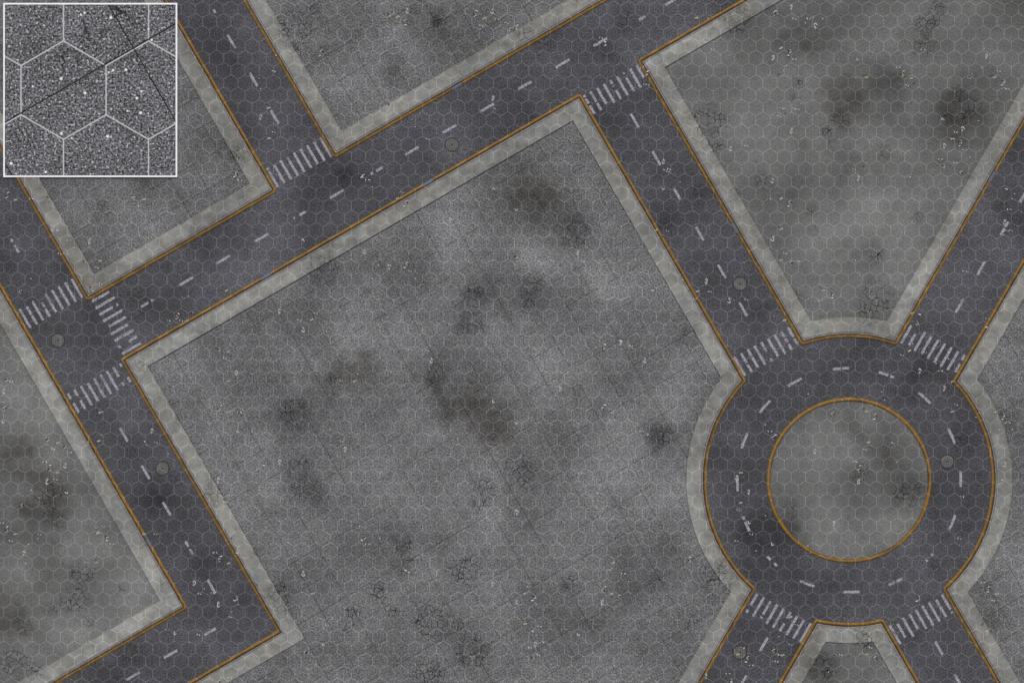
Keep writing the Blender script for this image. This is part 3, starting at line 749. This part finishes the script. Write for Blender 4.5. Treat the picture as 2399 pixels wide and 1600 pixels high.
MAN = [
 (1058.5, 339.5, 12, "round gridded manhole cover in the long upper diagonal road"),
 (135.3, 797.5, 3, "round gridded manhole cover in the middle of the left junction"),
 (380.3, 1097.3, -4, "round gridded manhole cover beside the lower left road's centre dashes"),
 (1733.9, 665.4, 2, "round gridded manhole cover in the road running down to the roundabout"),
 (2219.3, 1080.8, 8, "round gridded manhole cover on the roundabout's right side"),
 (1733.4, 1528.0, 0, "litter strewn round manhole cover on the roundabout's lower left arm"),
]
def make_manhole():
    t = thing("manhole_cover", "", "manhole cover")
    bm = bmesh.new()
    add_lathe(bm, [(.70, 0.0), (.695, .014), (.605, .016), (.60, 0.0)], 48)
    bm_obj("frame", bm, iron_rim, t)
    bm = bmesh.new()
    rows = add_lathe(bm, [(.585, 0.0), (.58, .02), (.53, .024), (.06, .026), (.055, .006)], 48)
    for k in range(len(rows[-1]) - 2): bm.faces.new((rows[-1][0], rows[-1][k + 1], rows[-1][k + 2]))
    c = bm_obj("lid", bm, tread, t)
    # raised tread studs, sixteen centimetres apart (surface pattern of the lid)
    bm = bmesh.new(); bm.from_mesh(c.data)
    for i in range(-3, 4):
        for j in range(-3, 4):
            x, y = i * .16, j * .16
            if .1 < math.hypot(x, y) < .51:
                add_box(bm, x - .045, x + .045, y - .045, y + .045, .02, .034)
    bm.to_mesh(c.data); bm.free()
    bm = bmesh.new()
    add_lathe(bm, [(.055, .0075), (.0, .0075)], 12)
    bmesh.ops.remove_doubles(bm, verts=bm.verts, dist=1e-5)
    bm_obj("lifting_hole", bm, hole_m, t)
    return t
def copy_tree(src):
    c = src.copy(); COL.objects.link(c)
    for ch in list(src.children):
        d = ch.copy(); COL.objects.link(d); d.parent = c
        for g2 in list(ch.children):
            e = g2.copy(); COL.objects.link(e); e.parent = d
    return c
man0 = make_manhole()
for i, (x, y, a, lab) in enumerate(MAN):
    m = man0 if i == 0 else copy_tree(man0)
    m.location = (wx(x), wy(y), 0.002); m.rotation_euler = (0, 0, rad(a)); m['label'] = lab; m['group'] = "manhole covers in the streets"

# ---------------------------------------------------------------- kerb drains
steel = plain("blue_grey_steel", (0.11, 0.132, 0.16), 0.5, 0.25, 5.0, 0.0)
steel_d = plain("dark_steel", (0.035, 0.036, 0.038), 0.6, 0.25, 5.0)
def make_drain():
    L, W = 13.1 * K, 8.4 * K
    t = thing("kerb_drain", "", "drain")
    bm = bmesh.new()
    vs = add_box(bm, -L, L, -W * .8, 0.012, .0, .075)
    for v in vs:
        if v.co.z > .05 and v.co.y > 0: v.co.z = .05
    bmesh.ops.bevel(bm, geom=bm.edges[:], offset=.008, segments=2, affect='EDGES')
    bm_obj("plate", bm, steel, t)
    bm = bmesh.new()
    add_box(bm, -L, L, -W, -W * .93, .0, .095); add_box(bm, -L, -L + .04, -W * .93, -W * .8, .0, .09); add_box(bm, L - .04, L, -W * .93, -W * .8, .0, .09)
    bm_obj("frame", bm, steel_d, t)
    bm = bmesh.new()
    add_box(bm, -L + .04, L - .04, -W * .93, -W * .8, .0, .03)
    bm_obj("inlet", bm, hole_m, t)
    return t
dr0 = make_drain()
for i, (b, e, pt, lab) in enumerate(DRAINS):
    d = dr0 if i == 0 else copy_tree(dr0)
    B = BLOCKS[b]; seg = B.segs[e]; n = outward(seg, B.inside)
    t = float(np.dot(np.array(pt) - seg[1], seg[2])); p = seg[1] + seg[2] * t
    d.location = (wx(p[0]), wy(p[1]), 0.003)
    d.rotation_euler = (0, 0, math.atan2(-n[1], n[0]) - math.pi / 2)
    d['label'] = lab; d['group'] = "steel drains in the yellow kerbs"

# ---------------------------------------------------------------- enlarged inset view, added as a framed slab across the upper left corner
def inset_material():
    g = G("enlarged_paving_face", 0.9, 0.15)
    n1 = g.noise(5.2, 1.0, 0.6); n2 = g.noise(0.35, 3, 0.5); n3 = g.noise(13.0, 2, 0.6, g.off(3, 3))
    v = g.math('MULTIPLY_ADD', g.math('SUBTRACT', n1, 0.5), 5.5, 1.0)
    v = g.math('MULTIPLY', v, g.math('MULTIPLY_ADD', g.math('SUBTRACT', n2, 0.5), 1.0, 1.0))
    v = g.math('MULTIPLY', v, g.math('MULTIPLY_ADD', g.math('SUBTRACT', n3, 0.5), 0.9, 1.0))
    v = g.math('MAXIMUM', v, 0.15)
    c = g.scale((0.128, 0.130, 0.130), v)
    grit = g.rng(g.noise(4.6, 1, 0.5, g.off(77, 9)), 0.62, 0.68)
    c = g.mix(g.math('MULTIPLY', grit, 0.95), c, (0.6, 0.6, 0.6, 1))
    pit = g.rng(g.noise(3.6, 2, 0.6, g.off(-7, 19)), 0.66, 0.72)
    c = g.scale(c, g.math('MULTIPLY_ADD', pit, -0.6, 1.0))
    spots = None
    for x, y, r in [(1020,167,3.2),(563,727,3.2),(783,858,3.2),(1158,645,3),(1258,905,3),(1293,1040,3.3),(1300,843,2.6),(565,1230,3),(990,1255,3.2),(105,1503,3.2),(303,797,2.2),(745,140,2.4),(780,125,2.6),(1040,650,2.6),(1000,668,2),(422,1582,2.8),(1395,372,2.6),(1365,272,2.2),(1172,1022,2.2),(660,1270,2)]:
        d = g.vm('DISTANCE', g.pos, (wx(x / 3.918), wy(y / 3.918), 0))
        m = g.rng(d, r * K * .85, r * K * 1.3, 1.0, 0.0)
        spots = m if spots is None else g.math('MAXIMUM', spots, m)
    c = g.mix(spots, c, (0.82, 0.82, 0.8, 1))
    # hairline crack patches
    dis = g.vm('SUBTRACT', g.noise(0.9, 3, 0.6, g.off(8, 4), 1), (0.5, 0.5, 0.5))
    vo = g.voro(0.42, 'DISTANCE_TO_EDGE', g.vm('ADD', g.pos, g.scale(dis, 1.8)))
    near = None
    for x, y, r in [(600,560,40),(860,260,42),(1090,120,26),(1330,500,20)]:
        m = g.rng(g.vm('DISTANCE', g.pos, (wx(x / 3.918), wy(y / 3.918), 0)), r * K * .4, r * K * 1.2, 1.0, 0.0)
        near = m if near is None else g.math('MAXIMUM', near, m)
    c = g.scale(c, g.math('MULTIPLY_ADD', g.math('MULTIPLY', g.rng(vo.outputs["Distance"],   .02, .07, 1, 0), near), -0.75, 1.0))
    # two slab joints and the enlarged hexagon lines
    X, Y = 248.9, 151.0
    ja = g.line(-S30, C30, -S30 * wx(X) + C30 * wy(Y), 0, 1.9 * K)
    X, Y = 313.9, 114.9
    jb = g.line(C30, S30, C30 * wx(X) + S30 * wy(Y), 0, 1.6 * K)
    X, Y = 12.8, 383.0
    jc = g.line(C30, S30, C30 * wx(X) + S30 * wy(Y), 0, 1.6 * K)
    h = g.hexgrid(wx(149.4), wy(212.4), 199.2 * K, 1.6 * K)
    c = g.mix(g.math('MULTIPLY', h, 0.85), c, (0.62, 0.60, 0.585, 1))
    c = g.mix(g.math('MULTIPLY', g.math('MAXIMUM', jc, g.math('MAXIMUM', ja, jb)), 0.92), c, (0.014, 0.014, 0.014, 1))
    return g.done(c, n1, 0.008)
pan = thing("inset_panel", "added square inset view with white frame and enlarged hexagon lines over upper left streets", "panel", (wx(212), wy(212), 0.155))
def pbox(bm, x0, x1, y0, y1, z0, z1): return add_box(bm, (x0 - 212) * K, (x1 - 212) * K, (212 - y1) * K, (212 - y0) * K, z0, z1)
bm = bmesh.new()
for a in ((8.3, 415.8, 8.3, 12.1), (8.3, 415.8, 411.9, 415.8), (8.3, 12.1, 12.1, 411.9), (411.9, 415.8, 12.1, 411.9)): pbox(bm, *a, 0.0, 0.06)
bm_obj("frame", bm, plain("inset_border_white", (0.92, 0.92, 0.91), 0.5, 0.03), pan)
bm = bmesh.new(); pbox(bm, 12.1, 411.9, 12.1, 411.9, 0.0, 0.05)
bm_obj("face", bm, inset_material(), pan)

# ---------------------------------------------------------------- litter
lm = lambda n, c, r=.7: plain("litter_" + n, c, r, .18, 25)
white, white2, tan, pink, maroon = lm("white", (.68, .69, .70), .5), lm("offwhite", (.48, .48, .46)), lm("tan", (.34, .28, .23)), lm("pinkish", (.42, .35, .32)), lm("maroon", (.085, .025, .022))
green, yellow, plum, beige, blue, teal = lm("green", (.33, .36, .22)), lm("straw", (.42, .40, .28)), lm("plum", (.13, .075, .085)), lm("beige", (.36, .35, .315)), lm("blue_grey", (.24, .29, .33), .4), lm("blue", (.08, .11, .2))
def can_mesh(L=.2, r=.046):
    bm = bmesh.new(); M = Matrix.Translation((0, 0, r)) @ Matrix.Rotation(rad(90), 4, 'Y')
    rows = add_lathe(bm, [(0.001, -L / 2 + .008), (r * .8, -L / 2 + .004), (r * .78, -L / 2), (r, -L / 2 + .018), (r * .97, -.02), (r * .86, .012), (r, .04), (r, L / 2 - .018), (r * .76, L / 2), (r * .74, L / 2 - .005), (.001, L / 2 - .006)], 10, M)
    return bm
def bottle_mesh():
    bm = bmesh.new(); r = .036; M = Matrix.Translation((0, 0, r)) @ Matrix.Rotation(rad(90), 4, 'Y')
    add_lathe(bm, [(.001, -.15), (r * .9, -.15), (r, -.14), (r, -.03), (r * .92, 0), (r, .03), (r, .06), (r * .5, .11), (r * .36, .125), (r * .36, .15), (r * .45, .15), (r * .45, .165), (.001, .165)], 10, M)
    return bm
def scrap_mesh(sx, sy, seed, lift=.05):
    R = random.Random(seed); bm = bmesh.new(); n = 4
    top, bot = {}, {}
    for i in range(n + 1):
        for j in range(4):
            x = (i / n - .5) * sx + R.uniform(-.1, .1) * sx / 2; y = (j / 3 - .5) * sy + R.uniform(-.16, .16) * sy
            z = .012 + lift * (abs(i - 2) / 2 * R.uniform(.5, 1) + R.uniform(0, .3))
            top[i, j] = bm.verts.new((x, y, z + .006)); bot[i, j] = bm.verts.new((x, y, z - .004))
    for i in range(n):
        for j in range(3):
            bm.faces.new((top[i, j], top[i + 1, j], top[i + 1, j + 1], top[i, j + 1]))
            bm.faces.new((bot[i, j], bot[i, j + 1], bot[i + 1, j + 1], bot[i + 1, j]))
    rim = [(i, 0) for i in range(n)] + [(n, j) for j in range(3)] + [(i, 3) for i in range(n, 0, -1)] + [(0, j) for j in range(3, 0, -1)]
    for a, b in zip(rim, rim[1:] + rim[:1]): bm.faces.new((top[a], bot[a], bot[b], top[b]))
    return bm
def ball_mesh(r, seed, flat=.6):
    R = random.Random(seed); bm = bmesh.new(); bmesh.ops.create_icosphere(bm, subdivisions=2, radius=r)
    for v in bm.verts:
        v.co *= R.uniform(.72, 1.18); v.co.z = v.co.z * flat + r * flat * .8
    return bm
def bag_mesh():
    bm = bmesh.new(); R = random.Random(4)
    bmesh.ops.create_cube(bm, size=1.0, matrix=Matrix.Translation((0, 0, .045)) @ Matrix.Diagonal((.19, .29, .08, 1)))
    bmesh.ops.subdivide_edges(bm, edges=bm.edges[:], cuts=3, use_grid_fill=True)
    for v in bm.verts:
        v.co.x += R.uniform(-.014, .014) + (.02 if v.co.y > .1 else 0); v.co.y += R.uniform(-.014, .014); v.co.z = max(.004, v.co.z + R.uniform(-.014, .014))
    return bm
def strip_mesh():
    """a white plastic strap bent into a hook"""
    bm = bmesh.new(); pts = []
    for k in range(11):
        a = rad(200 - 20 * k); pts.append((.085 * math.cos(a), .11 * math.sin(a)))
    pts += [(pts[-1][0] + .03, pts[-1][1] - .05), (pts[-1][0] + .06, pts[-1][1] - .12)]
    rows = []
    for i, (x, y) in enumerate(pts):
        a = pts[max(i - 1, 0)]; b = pts[min(i + 1, len(pts) - 1)]
        t = Vector((b[0] - a[0], b[1] - a[1], 0)).normalized(); nrm = Vector((-t.y, t.x, 0))
        rows.append([bm.verts.new(Vector((x, y, z)) + nrm * w) for w, z in ((-.027, .006), (.027, .006), (.024, .04), (-.024, .04))])
    for a, b in zip(rows, rows[1:]):
        for k in range(4): bm.faces.new((a[k], a[(k + 1) % 4], b[(k + 1) % 4], b[k]))
    bm.faces.new(rows[0][::-1]); bm.faces.new(rows[-1])
    return bm
def cap_mesh():
    bm = bmesh.new(); add_lathe(bm, [(.05, .0), (.052, .035), (.044, .042), (.001, .042)], 10)
    return bm
def me_of(name, bm, mat, smooth=False):
    me = bpy.data.meshes.new(name); bmesh.ops.recalc_face_normals(bm, faces=bm.faces); bm.to_mesh(me); bm.free(); me.materials.append(mat)
    if smooth: me.polygons.foreach_set('use_smooth', [True] * len(me.polygons))
    return me
KIND = {
 'drink_can':        ("white drink can", "can", "white cans littering the ground", [me_of("drink_can", can_mesh(), white, True)]),
 'cardboard_scrap':  (None, "cardboard", "torn cardboard scraps in the rubbish heaps", None),
 'paper_ball':       ("balled up white paper", "paper", "balled up papers littering the ground", [me_of("paper_ball", ball_mesh(.062, s), white) for s in (1, 2)]),
 'paper_scrap':      ("torn white paper scrap", "paper", "white paper scraps littering the ground", [me_of("paper_scrap", scrap_mesh(.19, .075, s, .04), white) for s in (1, 2)] + [me_of("paper_scrap", scrap_mesh(.16, .08, 5, .04), white2)]),
 'crumpled_wrapper': ("crumpled yellow-green wrapper", "wrapper", "crumpled yellow-green wrappers", [me_of("crumpled_wrapper", ball_mesh(.1, 3, .5), green), me_of("crumpled_wrapper", ball_mesh(.1, 4, .5), yellow)]),
 'torn_packet':      ("plum coloured torn packet", "packet", "plum coloured torn packets", [me_of("torn_packet", ball_mesh(.12, 8, .4), plum)]),
 'paper_bag':        ("flattened beige paper bag", "paper bag", "flattened beige paper bags", [me_of("paper_bag", bag_mesh(), beige)]),
 'plastic_strap':    ("hooked white plastic strap", "strap", "hook shaped white plastic straps", [me_of("plastic_strap", strip_mesh(), white)]),
 'plastic_bottle':   ("thin blue-grey plastic bottle", "bottle", "blue-grey bottles littering the ground", [me_of("plastic_bottle", bottle_mesh(), blue, True)]),
 'bottle_cap':       ("blue bottle cap", "cap", "blue bottle caps littering the ground", [me_of("bottle_cap", cap_mesh(), teal)]),
}
CARD = [("dark red-brown cardboard scrap", [me_of("cardboard_scrap", scrap_mesh(.30, .17, 11, .07), maroon), me_of("cardboard_scrap", scrap_mesh(.26, .15, 15, .07), maroon)]),
        ("pale pinkish cardboard scrap", [me_of("cardboard_scrap", scrap_mesh(.22, .11, 12, .06), pink), me_of("cardboard_scrap", scrap_mesh(.18, .1, 13, .06), white2)]),
        ("tan cardboard scrap", [me_of("cardboard_scrap", scrap_mesh(.24, .12, 14, .06), tan)])]
LAND = [
 (1058,340,"manhole in the upper diagonal road"),(135,797,"manhole at the left junction"),(380,1097,"manhole in the lower left road"),(1734,665,"manhole above the roundabout"),
 (2219,1081,"manhole on the roundabout"),(1733,1528,"litter strewn manhole"),
 (1070,203,"kerb drain under the top block"),(1002,427,"higher kerb drain along the plaza"),(622,646,"lower kerb drain along the plaza"),(1721,534,"kerb drain above the roundabout"),
 (348,1266,"kerb drain of the west block"),(2330,417,"kerb drain beside the steep right road"),
 (1442,210,"zebra crossing at the plaza's top"),(700,381,"zebra crossing of the upper left street"),(119,711,"zebra crossing north of the left junction"),(272,755,"zebra crossing over diagonal road"),
 (232,909,"zebra crossing south of the left junction"),(1796,824,"roundabout's upper left zebra crossing"),(2186,818,"roundabout's upper right zebra crossing"),(1824,1447,"roundabout's lower left zebra crossing"),(2158,1450,"roundabout's lower right zebra crossing"),
 (1985,1120,"centre of the round island"),(437,1420,"west block's lower kerb corner"),(695,1490,"plaza's lower left pavement corner"),(1520,150,"upper right block's kerb corner"),(790,330,"top block's lower pavement corner"),
 (590,425,"upper left block's right pavement corner"),(225,640,"upper left block's lower pavement corner"),(345,850,"plaza's left pavement corner"),
 (1250,465,"brown stain near the plaza's top"),(1180,1000,"brown stain in mid plaza"),(835,865,"dark stain left of mid plaza"),(1018,880,"cracked dark spot at plaza's centre"),(1340,545,"cracks by the plaza's right pavement"),
 (1215,1105,"wide crack patch below mid plaza"),(705,1120,"crack patch at the plaza's left"),(1545,1020,"dark crack patch facing the roundabout"),(1010,1455,"widest crack patch at plaza's bottom"),(1675,1358,"cracks at the plaza's roundabout corner"),
 (1240,690,"twin dark cracks in the upper plaza"),(755,630,"cracks by the plaza's upper pavement"),(1100,1525,"lowest crack patch of the plaza"),(950,1300,"small cracks in the lower plaza"),(1335,1370,"faint cracks in the lower plaza"),(690,968,"crack patch low in the left plaza"),
 (1965,245,"upper right block's big brown stain"),(2250,262,"upper right block's blackest crack patch"),(2055,690,"cracks at the upper right block's foot"),(2175,70,"cracks at the upper right block's top"),(1658,285,"cracks on upper right block's left pavement"),(2150,512,"upper right block's ring shaped crack"),(1905,510,"faint cracks in the upper right block"),
 (112,1165,"dark crack patch in the west block"),(180,1375,"crack patch by the west block's corner"),(28,1060,"dark stain at the west block's edge"),(45,1560,"cracks at the west block's bottom"),
 (690,85,"wide cracks in the top block"),(1030,52,"dark cracked spot in the top block"),(240,500,"cracks below the framed inset"),(1945,1395,"cracks on the roundabout's lower roadway"),(2045,1482,"cracks on the wedge's kerb"),
 (2335,1110,"curved pavement right of the roundabout"),(2300,1440,"pavement of the lower right block"),(1465,48,"cracks in the diagonal road's top end"),(310,1525,"cracks in the bottom left road"),(1930,1562,"dark crack patch in the wedge"),
]
ORD = ["", "second ", "third ", "fourth ", "fifth ", "sixth ", "seventh ", "eighth ", "ninth ", "tenth "]
# patches of rubbish: pieces lying within a few hexagons of each other
par = list(range(len(LP)))
def find(i):
    while par[i] != i: par[i] = par[par[i]]; i = par[i]
    return i
for i in range(len(LP)):
    for j in range(i):
        if (LP[i][1] - LP[j][1]) ** 2 + (LP[i][2] - LP[j][2]) ** 2 < 24 ** 2: par[find(i)] = find(j)
sites = {}
for i in range(len(LP)): sites.setdefault(find(i), []).append(i)
per_land = {}
for k, idx in sites.items():
    cx = sum(LP[i][1] for i in idx) / len(idx); cy = sum(LP[i][2] for i in idx) / len(idx)
    d, l = min((math.hypot(cx - a, cy - b), n) for n, (a, b, _) in enumerate(LAND))
    per_land.setdefault(l, []).append((d, k))
WHERE = {}
for l, lst in per_land.items():
    for n, (d, k) in enumerate(sorted(lst)):
        WHERE[k] = f"{ORD[min(n, 9)]}nearest the {LAND[l][2]}"

def ground_z(x, y):
    """height of the ground under a plan point"""
    r = math.hypot(x - ROUND[0], y - ROUND[1])
    if r < R_ISLE: return Z_ISLE if r < R_ISLE - D_Y else .138
    pt = np.array([x, y])
    for B in BLOCKS.values():
        ds = []
        for s in B.segs:
            if s[0] == 'L': ds.append(-float(np.dot(pt - s[1], outward(s, B.inside))))
            else: ds.append(r - R_ROAD)
        if B is BLOCKS['plaza']: d = min(max(ds[0], ds[1]), *ds[2:])
        else: d = min(ds)
        if d > 0:
            return .138 if d < D_Y else .127 if d < D_W0 else Z_WALK + .001 if d < D_W1 else Z_INNER + .001
    return 0.001
PIECES = {  # code -> (kind, dx, dy, angle, scale) in plan units
 'T': [('drink_can', -4, 0, 170, 1), ('drink_can', 4, .4, 75, .85)], 'C': [('drink_can', 0, 0, 3, 1.3)],
 'G': [('crumpled_wrapper', -2.2, .6, 0, 1.1), ('crumpled_wrapper', 1.8, -.6, 40, 1.15)], 'M': [('torn_packet', 0, 0, 0, 1.05), ('paper_ball', -.6, 1.6, 0, .75)],
 'H': [('paper_bag', 0, 1.2, 0, 1), ('plastic_strap', .6, -5.2, 0, 1.15)], 'K': [('plastic_strap', 0, 0, 0, 1.1)],
 'B': [('plastic_bottle', 0, 0, -15, 1)], 'b': [('bottle_cap', 0, 0, 0, 1.4)], 'S': [('paper_ball', 0, 0, 0, .95)],
 'W': [('paper_scrap', -3, -.5, 35, .95), ('paper_scrap', 3, .8, -50, .95)],
 'P': [('cardboard_scrap', 2.6, .8, 70, 1), ('cardboard_scrap', -2.2, -1.4, 60, 1.1), ('cardboard_scrap', -.4, 3.6, 150, 1), ('drink_can', 1.2, -3.4, 110, .8)],
}
RL = random.Random(21)
def drop(kind, x, y, rot, scl, label, cat, group, me):
    o = bpy.data.objects.new(kind, me); COL.objects.link(o)
    o.location = (wx(x), wy(y), ground_z(x, y)); o.rotation_euler = (0, 0, rot); o.scale = (scl,) * 3
    o['label'] = label; o['category'] = cat; o['group'] = group
    return o
for i, (code, x, y) in enumerate(LP):
    if x > 2403 or y > 1604 or x < -4 or y < -4: continue
    if 4 < x < 419 and 4 < y < 419: continue                       # under the added inset
    where = WHERE[find(i)]
    flip = RL.random() < .5
    for n, (kind, dx, dy, ang, scl) in enumerate(PIECES[code]):
        adj, cat, group, meshes = KIND[kind]
        if kind == 'cardboard_scrap':
            adj, meshes = CARD[n % 3]
        sg = -1 if flip else 1
        px_, py_ = x + sg * dx + RL.uniform(-.5, .5), y + sg * dy + RL.uniform(-.5, .5)
        a = rad(ang + (180 if flip else 0) + RL.uniform(-35, 35))
        drop(kind, px_, py_, a, scl * RL.uniform(.7, .95), f"{adj} in litter {where}", cat, group, RL.choice(meshes))
